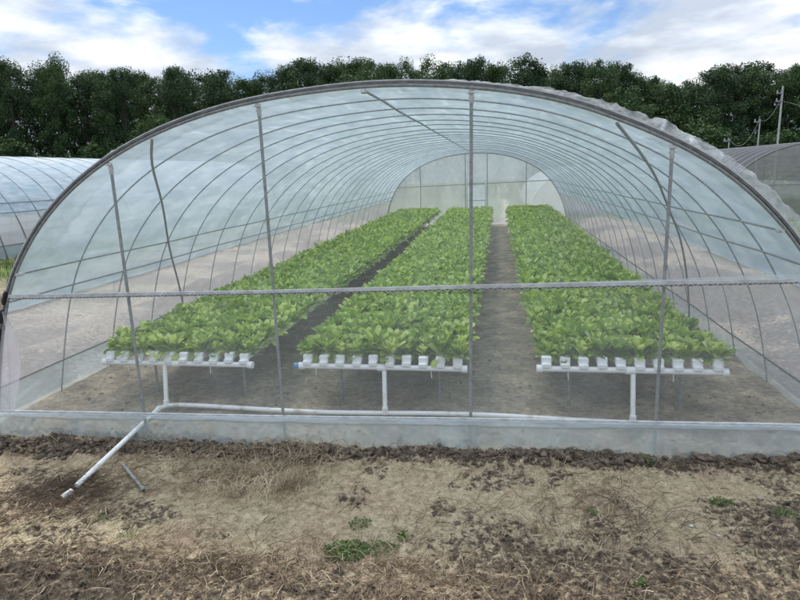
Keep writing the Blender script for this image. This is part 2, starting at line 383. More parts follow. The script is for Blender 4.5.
def prof_at_z(z, side):
    top = np.argmax(PR[:,1]); idx = np.arange(0, top) if side < 0 else np.arange(len(PR)-1, top, -1)
    return float(np.interp(z, PR[idx,1], idx))
def P_at(s, off=0.0):
    i = np.arange(len(PR)); x = np.interp(s, i, PR[:,0]); z = np.interp(s, i, PR[:,1])
    nx = np.interp(s, i, NR[:,0]); nz = np.interp(s, i, NR[:,1])
    return x+nx*off, z+nz*off
def top_z(x):
    return np.interp(x, PR[:,0], PR[:,1])

def film(s0, s1, y0, y1, off, mat, name, parent, sag=.018, rough=.006, dy=.25, ns=60, wav=0):
    S = np.linspace(s0, s1, ns); Yv = np.arange(y0, y1+.001, dy)
    SS, Y2 = np.meshgrid(S, Yv)
    o = off - sag*np.sin(PI*Y2)**2 + rough*(fbm(SS*.5, Y2*2.2, 3, 3)-.5)*2
    x, z = P_at(SS, 0); i = np.arange(len(PR))
    nx = np.interp(SS, i, NR[:,0]); nz = np.interp(SS, i, NR[:,1])
    m = MB(); m.grid(np.stack([x+nx*o, Y2, z+nz*o+gz(Y2)], -1))
    return m.build(name, mat, parent, angle=None)
def long_pipe(s, y0, y1, r, mat, name, parent, off=-.03, z_off=0):
    x, z = P_at(s, off); Yv = np.linspace(y0, y1, 25)
    m = MB(); m.tube(np.stack([np.full(25, x)+.006*np.sin(Yv*2.1+s), Yv, z+z_off+gz(Yv)+.006*np.sin(Yv*1.7)], -1), r, 8)
    return m.build(name, mat, parent)
def arch(y, r, mat, name, parent, off=0.0, wob=.012):
    i = np.arange(len(PR)); x, z = P_at(i.astype(float), off)
    ph = random.uniform(0, 6)
    m = MB(); m.tube(np.stack([x+wob*.6*np.sin(i*.08+ph), np.full(len(PR), y)+wob*np.sin(i*.07+ph), z+gz(y)+wob*.3*np.sin(i*.06+ph*2)], -1), r, 8)
    return m.build(name, mat, parent)
def wall_sheet(y, zlo, zhi, x0, x1, mat, name, parent, nx=90, nz=30, amp=.012, yo=0):
    X = np.linspace(x0, x1, nx); lo = zlo(X); hi = np.maximum(zhi(X), lo+1e-3)
    T = np.linspace(0, 1, nz)[:, None]; Zs = lo+(hi-lo)*T; X2 = np.broadcast_to(X, Zs.shape)
    Yw = y + amp*(fbm(X2*2.0, Zs*1.2, 4.4+y, 3)-.5)*2
    m = MB(); m.grid(np.stack([X2, Yw, Zs+gz(y)], -1)); return m.build(name, mat, parent, angle=None)

L_N = 24
# ------------------------------------------------------------------ main greenhouse
gh = tag(empty('greenhouse', (0,0,0)), 'large arched polytunnel greenhouse with steel hoops and clear film, filling the foreground', 'greenhouse')
sL, sR = prof_at_z(1.27, -1), prof_at_z(1.45, 1)
kL, kR = prof_at_z(.43, -1), prof_at_z(.34, 1)
roof = film(sL, sR, 0, L_N, .022, M['roof_film'], 'roof_film', gh, ns=110)
for side, (a, b) in ((-1, (kL, sL)), (1, (sR, kR))):
    o = film(a, b, .02, L_N, .008, M['side_net'], 'side_net', gh, sag=.01, ns=14)
for side, (a, b) in ((-1, (0.3, kL)), (1, (kR, len(PR)-1.3))):
    o = film(a, b, .02, L_N, .016, M['side_skirt'], 'side_skirt', gh, sag=.03, rough=.02, ns=10)
# hem roll along the lower edge of the roof film
for s in (sL, sR): long_pipe(s, .03, L_N-.05, .011, M['roll'], 'hem_roll', gh, off=.02)
for y in range(1, L_N):
    arch(y+random.uniform(-.03,.03), .0088, M['rib'], 'rib', gh, wob=.02)
front_arch = arch(0.0, .0145, M['steel'], 'end_arch', gh, wob=0)
arch(L_N, .02, M['steel'], 'end_arch', gh, wob=0)
# dark film-lock channel along the outside of the front arch, with a lighter lip
i_ = np.arange(2, len(PR)-2).astype(float)
def strip(name, o0, o1, y0, y1, mat, ii=i_):
    m = MB(); x0, z0 = P_at(ii, o0); x1, z1 = P_at(ii, o1)
    R = np.stack([np.stack([x0, np.full(len(ii), y0), z0], -1), np.stack([x1, np.full(len(ii), y0), z1], -1),
                  np.stack([x1, np.full(len(ii), y1), z1], -1), np.stack([x0, np.full(len(ii), y1), z0], -1),
                  np.stack([x0, np.full(len(ii), y0), z0], -1)], 0)
    m.grid(R); return m.build(name, mat, gh, angle=30)
strip('lock_channel', .019, .036, -.014, .018, M['steel_dark'])
strip('film_lip', .039, .050, -.012, .028, M['alu'])
# purlins
for z, sd in ((1.71,-1),(1.41,-1),(2.06,1),(1.75,1)):
    s = prof_at_z(z, sd); long_pipe(s, .0, L_N, .0095, M['steel'], 'purlin', gh)
s_top = float(np.interp(-.03, PR[:,0], np.arange(len(PR))))
long_pipe(s_top, .0, L_N, .012, M['steel'], 'purlin', gh)
for s in (kL, kR): long_pipe(s, .0, L_N, .011, M['steel_dark'], 'base_rail', gh, off=-.022)
# pipe clamps on the front arch
for z, sd in ((1.71,-1),(2.06,1)):
    x, z_ = P_at(prof_at_z(z, sd), -.03); m = MB(); m.box((x, .03, z_), (.05,.07,.035), 0, .006); m.tube([(x,-.035,z_),(x,.0,z_)], .014, 8); m.build('pipe_clamp', M['alu'], gh)
x, z_ = P_at(s_top, -.035); m = MB(); m.box((x, .02, z_), (.045,.07,.04), 0, .006); m.build('pipe_clamp', M['alu'], gh)
# front posts
for x, xb, zb in ((-2.62,-2.59,-.22), (-1.035,-1.02,-.16), (.93,.90,-.14), (2.62,2.62,-.12)):
    p = MB(); zt = top_z(x)-.02
    p.tube([(xb, .03, zb), (x, .03, zt)], .0155, 10)
    post = p.build('post', M['steel'], gh)
    c = MB(); c.tube([(x,.03,zt-.11),(x,.03,zt-.10),(x,.03,zt-.02)], [.017,.021,.021], 10); c.box((x, .012, zt-.012), (.05,.03,.03), 0, .006); c.tube([(x-.028,.03,zt-.06),(x+.028,.03,zt-.06)], .005, 6); c.tube([(x-.03,.0,zt-.02),(x+.03,.0,zt-.02)], .009, 6); c.build('post_bracket', M['alu'], post)
# diagonal braces following the hoops from the front arch down to the side, a few hoops back
def brace(pts):
    pts = np.array(pts, float); t = np.linspace(0, len(pts)-1, 24); q = np.stack([np.interp(t, np.arange(len(pts)), pts[:,k]) for k in range(3)], 1)
    for _ in range(3): q[1:-1] = .25*q[:-2]+.5*q[1:-1]+.25*q[2:]
    m = MB(); m.tube(q, .0145, 8); return m.build('brace', M['steel'], gh)
brace([(2.16,.02,2.97),(2.50,.85,2.80),(3.03,2.2,2.50),(3.48,3.45,2.10),(3.72,3.85,1.78),(3.90,4.1,1.50),(4.14,4.5,.85),(4.27,4.75,.35),(4.33,4.9,.0)])
brace([(-2.14,.02,3.0),(-2.60,.70,2.80),(-3.22,1.9,2.38),(-3.62,2.6,1.98),(-3.90,3.1,1.55),(-4.10,3.6,1.0),(-4.22,3.9,.5),(-4.33,4.1,.0)])
# middle cross channel with wiggle wire
def bar_z(x): return 1.545 + .021*(x+0.0)
def rail_z(x): return .235 + .0195*x
def chan(name, zf, x0, x1, h, d, y, mat):
    X = np.linspace(x0, x1, 40); m = MB(); sg = .004*np.sin(X*1.3)
    R = [(y-d/2, -h/2), (y-d/2, h/2), (y+d/2, h/2), (y+d/2, -h/2), (y-d/2, -h/2)]
    m.grid(np.array([[(a, yy, zf(a)+zz+s) for a, s in zip(X, sg)] for yy, zz in R])); return m.build(name, mat, gh, angle=30)
cb = chan('cross_channel', bar_z, -3.96, 3.86, .030, .022, -.022, M['alu'])
m = MB()
m.grid(np.array([[(a, -.034, bar_z(a)-.016-k*.014) for a in np.linspace(-3.95, 3.85, 60)] for k in (0,1)])); m.build('channel_slot', M['steel_dark'], cb)
X = np.arange(-3.94, 3.84, .04); m = MB(); m.tube(np.stack([X, np.full(len(X), -.040), bar_z(X)-.022+.011*np.where(np.arange(len(X))%2, 1, -1)], -1), .0028, 5); m.build('wiggle_wire', M['alu'], cb)
# film scrap folded over the cross channel
m = MB(); X = np.linspace(1.6, 3.9, 60); m.grid(np.array([[(a, -.024-.02*k, bar_z(a)+.018+k*(.012+.05*(a-1.6)/2.3*fbm(a*3,0,2,3))) for a in X] for k in np.linspace(0,1,6)])); m.build('film_hem', M['roll'], cb, angle=None)
# bottom rail and wiggle wire
br_ = chan('bottom_rail', rail_z, -4.30, 4.30, .026, .022, -.022, M['alu'])
X = np.arange(-4.25, 4.25, .05); m = MB(); m.tube(np.stack([X, np.full(len(X), -.038), rail_z(X)-.020+.009*np.where(np.arange(len(X))%2, 1, -1)], -1), .003, 5); m.build('wiggle_wire', M['wire'], br_)
# sheets of the front wall
inner = lambda X: top_z(X)-.01
wall_sheet(.0, lambda X: np.minimum(bar_z(X)+.0, inner(X)), inner, -3.93, 3.86, M['front_film'], 'front_film', gh)
wall_sheet(.004, lambda X: rail_z(X), lambda X: np.minimum(bar_z(X), inner(X)), -4.33, 4.33, M['front_net'], 'front_net', gh, amp=.02)
def sk(X): return -.22+.02*X
X = np.linspace(-4.4, 4.4, 260); T = np.linspace(0, 1, 22)[:, None]; lo = sk(X)-.05; hi = rail_z(X)-.008
Zs = lo+(hi-lo)*T; X2 = np.broadcast_to(X, Zs.shape)
Yw = -.02 - .03*np.sin(PI*T)*1 + .020*(fbm(X2*1.5+Zs*3, Zs*2, 1, 4)-.5)*2 - .012*np.maximum(0, np.sin(X2*6+Zs*14))**6
m = MB(); m.grid(np.stack([X2, Yw, Zs], -1)); m.build('front_skirt', M['skirt_film'], gh, angle=None)
# loose upper hem of the skirt, hanging doubled over the rail
Tk = np.linspace(0, 1, 8)[:, None]; hem = .030+.045*fbm(X*2.2, 0*X, 2, 4)
Zs = rail_z(X)+.004-(hem+.015)*Tk; X2 = np.broadcast_to(X, Zs.shape)
Yw = -.045-.018*np.sin(PI*Tk)-.012*(fbm(X2*7, Zs*9, 3, 3))
m = MB(); m.grid(np.stack([X2, Yw, Zs], -1)); m.build('skirt_hem', M['roll'], gh, angle=None)
# white net bunched at the left edge
ZZ = np.linspace(.16, 1.30, 30); xr = np.interp(ZZ, [.16,.3,.6,.92,1.1,1.30], [-4.14,-4.10,-4.00,-3.945,-3.99,-4.06]); xl = np.interp(ZZ, [0,.42,.95,1.46], [-4.36,-4.30,-4.17,-4.05])+.02
T = np.linspace(0,1,16)[:,None]; X2 = xl+(xr-xl)*T; Z2 = np.broadcast_to(ZZ, X2.shape)
m = MB(); m.grid(np.stack([X2, -.01-.02*np.sin(T*9+Z2*3)-.01*fbm(X2*9,Z2*3,1,2), Z2], -1)); m.build('net_fold', M['fold_net'], gh, angle=None)
# black clips on the arch below the cross channel
for z in (1.43, 1.23, 1.02, .80):
    s = prof_at_z(z, -1); x, z_ = P_at(s, .035); m = MB()
    ii = np.linspace(s-.55, s+.55, 6); xx, zz = P_at(ii, .036); m.tube(np.stack([xx, np.full(6,-.01), zz], -1), [.016,.026,.028,.024,.028,.016], 8); m.build('clip', M['black'], gh)
# crumpled surplus film gathered behind the top of the front arch
def crumple(x0, x1, hfun, name='surplus_film'):
    s0, s1 = [float(np.interp(v, PR[:,0], np.arange(len(PR)))) for v in (x0, x1)]
    S = np.linspace(s0, s1, 220); T = np.linspace(0, 1, 16)[:, None]
    h = hfun(np.interp(S, np.arange(len(PR)), PR[:,0])); S2 = np.broadcast_to(S, (16, 220))
    o = .040+.82*h*np.sin(T*PI*.5)*(0.75+.5*fbm(S2*1.4, T*2, 3, 4)) + .02*(fbm(S2*4, T*5, 9, 3)-.5)
    y = .03+.16*T+.07*(fbm(S2*1.8, T*3, 6, 4)-.5)*2*T
    x, z = P_at(S2, 0); ii = np.arange(len(PR)); nx = np.interp(S2, ii, NR[:,0]); nz = np.interp(S2, ii, NR[:,1])
    a = np.stack([x+nx*o, y, z+nz*o], -1)
    T2 = T; o2 = np.maximum(o[-1:]*(1-T2)+.035*T2 + .05*(fbm(S2*3, T2*4, 1, 3)-.5)*(1-T2), .03); y2 = y[-1:]+.3*T2+.05*(fbm(S2*2, T2*3, 12, 3)-.5)
    b = np.stack([x+nx*o2, y2, z+nz*o2], -1)
    m = MB(); m.grid(np.concatenate([a, b[1:]], 0)); return m.build(name, M['crumple'], gh, angle=None)
crumple(.55, 4.02, lambda x: np.interp(x, [.55,.75,1.2,1.8,2.4,3.0,3.4,3.8,4.02], [.0,.045,.05,.09,.11,.13,.17,.20,.14])*(.75+.5*fbm(x*3.2, x*0, 4, 3)))
crumple(-3.95, -1.3, lambda x: np.interp(x, [-3.95,-3.2,-2.95,-2.6,-2.2,-1.9,-1.3], [.02,.012,.06,.07,.02,.02,.0])*(.5+fbm(x*4, x*0, 14, 3)))
crumple(-1.25, .5, lambda x: .014*(.4+fbm(x*5, x*0, 24, 3)))
# back wall
yb = L_N
wall_sheet(yb+.02, lambda X: np.minimum(2.06+.02*X, top_z(X)-.03), lambda X: top_z(X)-.02, -4.0, 4.0, M['back_film'], 'back_film', gh, 60, 16, .02)
wall_sheet(yb+.03, lambda X: 0*X+.30, lambda X: np.minimum(2.06+.02*X, top_z(X)-.02), -4.3, 4.3, M['back_net'], 'back_net', gh, 60, 16, .02)
wall_sheet(yb+.03, lambda X: 0*X-.02, lambda X: 0*X+.33, -4.38, 4.38, M['white_net'], 'back_skirt', gh, 60, 6, .02)
for x in (-2.6, -.42, .62, 2.45):
    m = MB(); m.tube([(x, yb-.03, .08), (x, yb-.03, top_z(x)+.1)], .018, 8); m.build('post', M['steel'], gh)
m = MB(); m.tube([(-3.75, yb-.03, 1.98), (3.75, yb-.03, 2.14)], .018, 8); m.build('cross_bar', M['steel'], gh)
d = MB()
for x in (-.34, .54): d.box((x, yb-.07, 1.12), (.045,.04,1.95))
for z in (.2, 1.28, 2.08): d.box((.1, yb-.07, z), (.86,.035,.045))
dr = d.build('door', M['alu'], gh, smooth=False)
m = MB(); m.grid(np.array([[(x, yb-.052, z) for x in np.linspace(-.32,.52,6)] for z in np.linspace(.2,2.08,8)])); m.build('door_panel', M['back_film'], dr)

# ------------------------------------------------------------------ hydroponic benches
BX = [-2.54, -.10, 2.51]; Y0B = .68; NCH = 10; SPX = .1865
CH_TOP = .655; BEDL = 22.6
names3 = ['left', 'middle', 'right']
for bi, bx in enumerate(BX):
    bench = tag(empty('growing_bench', (bx, Y0B, 0)), f'{"left" if bi==0 else "middle" if bi==1 else "right"} of three long white hydroponic benches of ten channels under leafy greens', 'growing bench', 'hydroponic benches in the greenhouse')
    hdz = [.545, .55, .575][bi] - .02
    W = .93
    hp = MB(); hp.tube([(-W, 0, hdz), (W-.0, 0, hdz-.0)], .031, 14); hp.tube([(-.045,0,hdz),(.045,0,hdz)], .042, 14)
    for e in (-1, 1): hp.tube([(e*(W-.05),0,hdz),(e*(W+.012),0,hdz)], .041, 14)
    H = hp.build('header_pipe', M['pvc'], bench)
    if bi == 1:
        m = MB(); m.tube([(-W-.01,0,hdz),(-W-.07,0,hdz)], .034, 12); e = m.build('end_cap', M['blue_cap'], H); e['label'] = 'blue end cap of the white header pipe'
    dp = MB(); lean = [.05, .02, -.01][bi]
    dp.tube([(.0+[-.15,.03,.03][bi], -.0, hdz-.02), (.0+[-.15,.03,.03][bi]+lean, -.14, .085)], .026, 12)
    dp.tube([(.0+[-.15,.03,.03][bi]+lean, -.14, .12), (.0+[-.15,.03,.03][bi]+lean, -.14, .045)], .034, 12)
    dp.build('drain_pipe', M['pvc_dirty'], bench)
    for k in range(NCH):
        x = (k-(NCH-1)/2)*SPX + random.uniform(-.004,.004)
        ch = MB(); Yv = np.linspace(.06, BEDL, 30)
        sec = [(-.045,0),(-.045,.044),(-.038,.05),(.038,.05),(.045,.044),(.045,0),(-.045,0)]
        ch.grid(np.array([[(x+a, yy, hdz+.055+b+float(gz(yy))) for yy in Yv] for a, b in sec]))
        c = ch.build('grow_channel', M['pvc'], bench, angle=30)
        m = MB(); dz = random.uniform(-.006,.006)
        m.box((x, .035, hdz+.090+dz), (.104,.080,.080), 0, .010); m.box((x, -.004, hdz+.042+dz), (.098,.086,.058), random.uniform(-.06,.06), .012)
        m.build('end_cap', M['pvc'], c)
    legs_y = [.35]+[2.3+2.0*i for i in range(10)]
    for ly in legs_y:
        for lx in (-.56, .60) if bi != 0 else (-.50, .66):
            m = MB(); m.tube([(lx, ly, -.05+gz(ly)), (lx, ly, hdz+.0+gz(ly))], .016, 8); m.build('leg', M['steel'], bench)
        m = MB(); m.tube([(-.92, ly, hdz+.018+gz(ly)), (.92, ly, hdz+.018+gz(ly))], .015, 8); m.build('crossbar', M['steel'], bench)
    for tx in (-.62, .42) if bi != 1 else (-.75, .55):     # thin drip hoses
        m = MB(); m.tube([(tx, -.01, hdz-.02), (tx+.004, -.012, hdz-.11)], .004, 6); m.build('drip_hose', M['pvc'], bench)
    m = MB(); m.tube([(-W,BEDL+.03,hdz+.05+gz(BEDL)),(W,BEDL+.03,hdz+.05+gz(BEDL))], .04, 8); m.build('feed_pipe', M['pvc'], bench)

# ------------------------------------------------------------------ vegetables
def leaves(base, n, nt_, nw, rg, size=1.0):
    """n plants at base (n,3): arrays V (.,3), F, lv, stem"""
    P, Lf = base.shape[0], n
    N = P*Lf
    k = np.tile(np.arange(Lf), P)
    az = k*2.39996 + np.repeat(rg.random(P)*6.28, Lf) + rg.normal(0, .25, N)
    age = (k+.5)/Lf                                   # 0 inner .. 1 outer
    tilt = .10 + .82*age**1.1 + rg.normal(0, .1, N) + .45*np.clip((age-.72)/.28, 0, 1)
    LL = (.156+.05*np.sin(age*PI)+rg.normal(0,.018,N))*size*np.repeat(rg.uniform(.72,1.15,P), Lf)
    Wd = (.029+.010*np.sqrt(age)+rg.normal(0,.005,N))*size
    t = np.linspace(0, 1, nt_)[None]
    curl = .15+.45*age+.45*np.clip((age-.72)/.28, 0, 1)+rg.normal(0,.22,N)
    th = tilt[:,None]+curl[:,None]*t**1.5
    ds = LL[:,None]/(nt_-1)
    r = np.cumsum(np.concatenate([np.zeros((N,1)), np.sin(th[:,1:])*ds], 1), 1); h = np.cumsum(np.concatenate([np.zeros((N,1)), np.cos(th[:,1:])*ds], 1), 1)
    wprof = np.where(t < .35, .16-.1*t, 0) + np.where(t >= .30, np.clip(1-np.abs((t-.69)/.335)**2.6, 0, 1)**.5, 0)
    wprof = np.clip(wprof, .0, 1); wprof[:, -1] = .5
    w = Wd[:,None]*wprof
    s = np.linspace(-1, 1, nw)
    tw = rg.normal(0, .35, N)[:,None]*t
    ca, sa = np.cos(az)[:,None,None], np.sin(az)[:,None,None]
    cup = rg.uniform(.15,.7,N)[:,None,None]
    lx = s[None,None]*w[:,:,None]; up = cup*np.abs(s[None,None])**1.7*w[:,:,None]*1.0 + np.sin(s[None,None]*5+t[:,:,None]*9+az[:,None,None]*3)*.10*w[:,:,None]*np.abs(s[None,None])
    # local frame: T along leaf, N perpendicular
    nr, nz_ = -np.cos(th), np.sin(th)
    rr = r[:,:,None]+nr[:,:,None]*up + 0*lx; zz = h[:,:,None]+nz_[:,:,None]*up
    lxt = lx*np.cos(tw)[:,:,None]; zz = zz+lx*np.sin(tw)[:,:,None]
    B = np.repeat(base, Lf, 0)
    V = np.stack([B[:,0,None,None]+ca*rr-sa*lxt, B[:,1,None,None]+sa*rr+ca*lxt, B[:,2,None,None]+zz], -1)
    idx = np.arange(N*nt_*nw).reshape(N, nt_, nw)
    F = np.stack([idx[:,:-1,:-1], idx[:,:-1,1:], idx[:,1:,1:], idx[:,1:,:-1]], -1).reshape(-1, 4)
    lv = np.clip(np.repeat(rg.uniform(0,.85,N)-.25*age+.12, nt_*nw), 0, 1)
    stem = np.broadcast_to((np.clip(1-(t-.25)/.2, 0, 1)*.9)[:,:,None] + .22*(np.abs(s)<.01)[None,None]*(t<.85)[:,:,None], (N, nt_, nw)).reshape(-1)
    return V.reshape(-1,3), F, lv, stem
def veg_mesh(name, base, n, nt_, nw, rg, size=1.0):
    V, F, lv, st = leaves(base, n, nt_, nw, rg, size)
    me = bpy.data.meshes.new(name); fast_mesh(me, V, F); me.polygons.foreach_set('use_smooth', np.ones(len(me.polygons), bool))
    attr(me, 'lv', lv); attr(me, 'stem', st); me.materials.append(M['leaf']); return me
var = [veg_mesh('leafy_vegetable', np.zeros((1,3)), 34, 8, 5, rng, 1.05) for _ in range(10)]
ordn = ['first','second','third','fourth','fifth','sixth','seventh','eighth','ninth','tenth']
far_pts = []
rows = np.arange(.80, Y0B+BEDL-.1, .2)
for bi, bx in enumerate(BX):
    hdz = [.545, .55, .575][bi] - .02
    for k in range(NCH):
        x = bx+(k-(NCH-1)/2)*SPX
        for r_i, y in enumerate(rows):
            if random.random() < .012: continue
            yy = y+random.uniform(-.03,.03); xx = x+random.uniform(-.012,.012); zz = hdz+.085+float(gz(yy))+.003*max(0,yy-4)
            if r_i < 10:
                o = bpy.data.objects.new('leafy_vegetable', random.choice(var)); COL.objects.link(o)
                sc = random.uniform(.80, 1.15); o.location = (xx, yy, zz); o.rotation_euler = (0,0,random.uniform(0,6.28)); o.scale = (sc,sc,sc*random.uniform(.92,1.08))
                tag(o, f'leafy green plant, {ordn[r_i]} row from front, {ordn[k]} channel from left, {names3[bi]} bench', 'vegetable', f'leafy greens near the front of the {names3[bi]} bench')
            else: far_pts.append((xx, yy, zz))
far_pts = np.array(far_pts)
cut = far_pts[:,1] < 9
V1, F1, l1, s1 = leaves(far_pts[cut], 28, 7, 3, rng, 1.08)
V2, F2, l2, s2 = leaves(far_pts[~cut], 18, 5, 3, rng, 1.28)
me = bpy.data.meshes.new('leafy_vegetables_beyond'); fast_mesh(me, np.concatenate([V1,V2]), np.concatenate([F1, F2+len(V1)]))
me.polygons.foreach_set('use_smooth', np.ones(len(me.polygons), bool))
attr(me,'lv',np.concatenate([l1,l2])); attr(me,'stem',np.concatenate([s1,s2]))
o = link('leafy_vegetables', me, M['leaf']); tag(o, 'mass of leafy greens covering the three benches from the middle to the far end', 'vegetables', kind='stuff')

# ------------------------------------------------------------------ drain line and loose pipes
sp = MB()
X = np.linspace(4.28, -2.50, 30)
line = [(x, .54+.012*math.sin(x*1.4), .055+.012*math.sin(x*2)) for x in X] + [(-2.58,.53,.06),(-2.63,.50,.065),(-2.66,.44,.065)]
sp.tube(line, .026, 12)
end = np.array((-2.70,-.96,float(hz(-2.70,-.96))+.045)); st = np.array((-2.665,.42,.066))
sp.tube([st+(end-st)*t for t in np.linspace(0,1,8)], .026, 12)
sp.tube([st+(end-st)*-.01, st+(end-st)*.03], .033, 12)
o = sp.build('drain_line', M['pvc_dirty']); tag(o, 'long white drain pipe lying along the greenhouse front and bending out onto the soil', 'pipe')
m = MB(); q = end+(end-st)/np.linalg.norm(end-st)*.07; m.tube([q+(0,.0,-.006), q+(-.005,-.04,-.012), q+(-.03,-.09,-.024)], [.028,.030,.026], 12)
o = m.build('pipe_elbow', M['pvc_dirty']); tag(o, 'broken white pipe elbow on the soil at the end of the drain pipe', 'pipe')
a = np.array((-2.49,-.56,hz(-2.49,-.56)+.035)); b = np.array((-1.99,-1.0,hz(-1.99,-1.0)+.028))
m = MB(); m.tube([a, a+(b-a)*.5, b], .015, 10); m.tube([b-(b-a)*.1, b], .019, 10)
t_ = m.build('steel_pipe', M['steel']); tag(t_, 'short grey metal pipe lying loose on the sandy soil', 'pipe')

# ------------------------------------------------------------------ soil litter
ico_v = []; 
import bmesh
def ico(sub):
    b = bmesh.new(); bmesh.ops.create_icosphere(b, subdivisions=sub, radius=1); V = np.array([v.co[:] for v in b.verts]); F = np.array([[v.index for v in f.verts] for f in b.faces]); b.free(); return V, F
IV, IF = ico(2)
def clods(N, sampler, smin, smax, name, mat, sink=.3):
    Vs = []; Fs = []; n = 0
    for _ in range(N):
        p = sampler()
        if p is None: continue
        s = smin+(smax-smin)*random.random()**3.0; ph = random.uniform(0, 50)
        pn = rng.normal(0,1,(9,3)); pn /= np.linalg.norm(pn,axis=1)[:,None]; hh = rng.uniform(.5,.95,9)
        d = np.minimum((hh[None]/np.maximum(IV@pn.T, .12)).min(1), 1.25)*(.80+1.3*(fbm(IV[:,0]*2.6+ph, IV[:,1]*2.6+20, IV[:,2]*2.6+ph, 2, .9)-.5))
        v = IV*d[:,None]*s*np.array([random.uniform(.6,1.5), random.uniform(.6,1.3), random.uniform(.4,.8)])
        a = random.uniform(0,6.28); v = np.stack([v[:,0]*math.cos(a)-v[:,1]*math.sin(a), v[:,0]*math.sin(a)+v[:,1]*math.cos(a), v[:,2]], 1)
        v += (p[0], p[1], hz(p[0], p[1])+s*sink)
        Vs.append(v); Fs.append(IF+n); n += len(v)
    me = bpy.data.meshes.new(name); fast_mesh(me, np.concatenate(Vs), np.concatenate(Fs)); return link(name, me, mat)
def samp():
    for _ in range(60):
        x = random.uniform(-4.6, 4.6); y = random.uniform(-2.9, -.06)
        if hum_shade_at(x, y) > random.uniform(.25, .9): return (x, y)
o = clods(14000, samp, .004, .028, 'soil_clods', M['clod'], .02); tag(o, 'dark crumbly soil clods scattered over the bare ground', 'soil', kind='stuff')
def samp_r():
    x = random.uniform(-4.6, 4.5); return (x, -.13+random.gauss(0,.05)+.05*math.sin(x*2.3)-.02*(x<-1)*abs(x))
def samp_i(): return (random.uniform(-4.2,4.2), .1+random.random()**1.6*5)
o = clods(900, samp_i, .005, .030, 'soil_clods', M['inner_clod']); tag(o, 'small lumps of dry soil on the floor inside the greenhouse', 'soil', kind='stuff')
o = clods(2300, samp_r, .006, .058, 'soil_clods', M['clod'], .2); tag(o, 'ridge of dark lumps of soil along the foot of the front film', 'soil', kind='stuff')

def stems(N, sampler, name, mat, rmin=.0008, rmax=.0022, lmin=.06, lmax=.32, lift=.05):
    Vs = []; Fs = []; n = 0; K = 5
    for _ in range(N):
        p, bias, spread = sampler(); a = bias+random.gauss(0, spread); l = random.uniform(lmin, lmax); r = random.uniform(rmin, rmax)
        t = np.linspace(0, 1, K); bend = random.gauss(0, .8); aa = a+bend*(t-.3)
        x = p[0]+np.cumsum(np.cos(aa))*l/K; y = p[1]+np.cumsum(np.sin(aa))*l/K
        h0 = random.random()**2*lift; z = np.array([hz(x[i], min(y[i], -.03)) for i in range(K)])+.004+h0*np.sin(t*PI*random.uniform(.5,1.1))+random.random()*.012
        y = np.minimum(y, -.06)
        C = np.stack([x, y, z], 1); ring = []
        for k in range(3):
            ang = 2*PI*k/3; ring.append(C+np.array([math.cos(ang)*r*-math.sin(a), math.cos(ang)*r*math.cos(a), math.sin(ang)*r])*(1-.5*t)[:,None])
        V = np.stack(ring, 1).reshape(-1, 3); Vs.append(V)
        for i in range(K-1):
            for k in range(3): Fs.append((n+i*3+k, n+i*3+(k+1)%3, n+i*3+3+(k+1)%3, n+i*3+3+k))
        n += K*3
    me = bpy.data.meshes.new(name); fast_mesh(me, np.concatenate(Vs), np.array(Fs)); return link(name, me, mat)
def gauss_s(cx, cy, sx, sy, bias=0, spread=3.0): return lambda: ((cx+random.gauss(0,sx), min(cy+random.gauss(0,sy), -.08)), bias, spread)
def mix_s(lst): 
    tot = sum(w for w,_ in lst)
    def f():
        r = random.uniform(0, tot)
        for w, s in lst:
            r -= w
            if r <= 0: return s()
        return lst[-1][1]()
    return f
straw_s = mix_s([(10, gauss_s(-1.35,-.62,.26,.22,-.4,1.0)), (9, gauss_s(-.75,-.75,.22,.26,1.2,.6)), (5, gauss_s(-1.5,-.25,.7,.12,0,3)), (4, gauss_s(-.9,-1.75,.8,.18,.3,1.2)),
                 (3, gauss_s(.3,-1.95,.9,.15,0,3)), (2.4, gauss_s(1.9,-.9,.35,.35,.9,1.0)), (2.2, lambda: ((random.uniform(-4,4), random.uniform(-2.4,-.1)), 0, 3)), (1.0, gauss_s(2.4,-1.55,.5,.3,0,3))])
o = stems(3200, straw_s, 'dry_straw', M['straw'], .0016, .0040, .06, .27, .08); tag(o, 'dry straw stalks strewn over the soil in front of the greenhouse', 'straw', kind='stuff')
root_s = mix_s([(7, gauss_s(-2.75,-1.15,.38,.26,.6,.6)), (3, gauss_s(-1.4,-.4,.6,.25,0,3)), (5, gauss_s(-1.2,-1.95,.8,.16,0,3)), (5, gauss_s(.4,-2.0,.9,.16,0,3)), (5, lambda: ((random.uniform(.3,4), random.uniform(-2.4,-1.0)), 0, 3)),
                (3, lambda: ((random.uniform(-4.2,4.2), random.uniform(-.4,-.1)), 0, 3)), (2, gauss_s(2.0,-1.0,.3,.3,.8,1)), (3, lambda: ((random.uniform(-4,4), random.uniform(-2.4,-.1)), 0, 3))])
o = stems(4600, root_s, 'dead_roots', M['root'], .0012, .0038, .05, .32, .07); tag(o, 'tangled dark dead roots and vines lying on the soil', 'roots', kind='stuff')

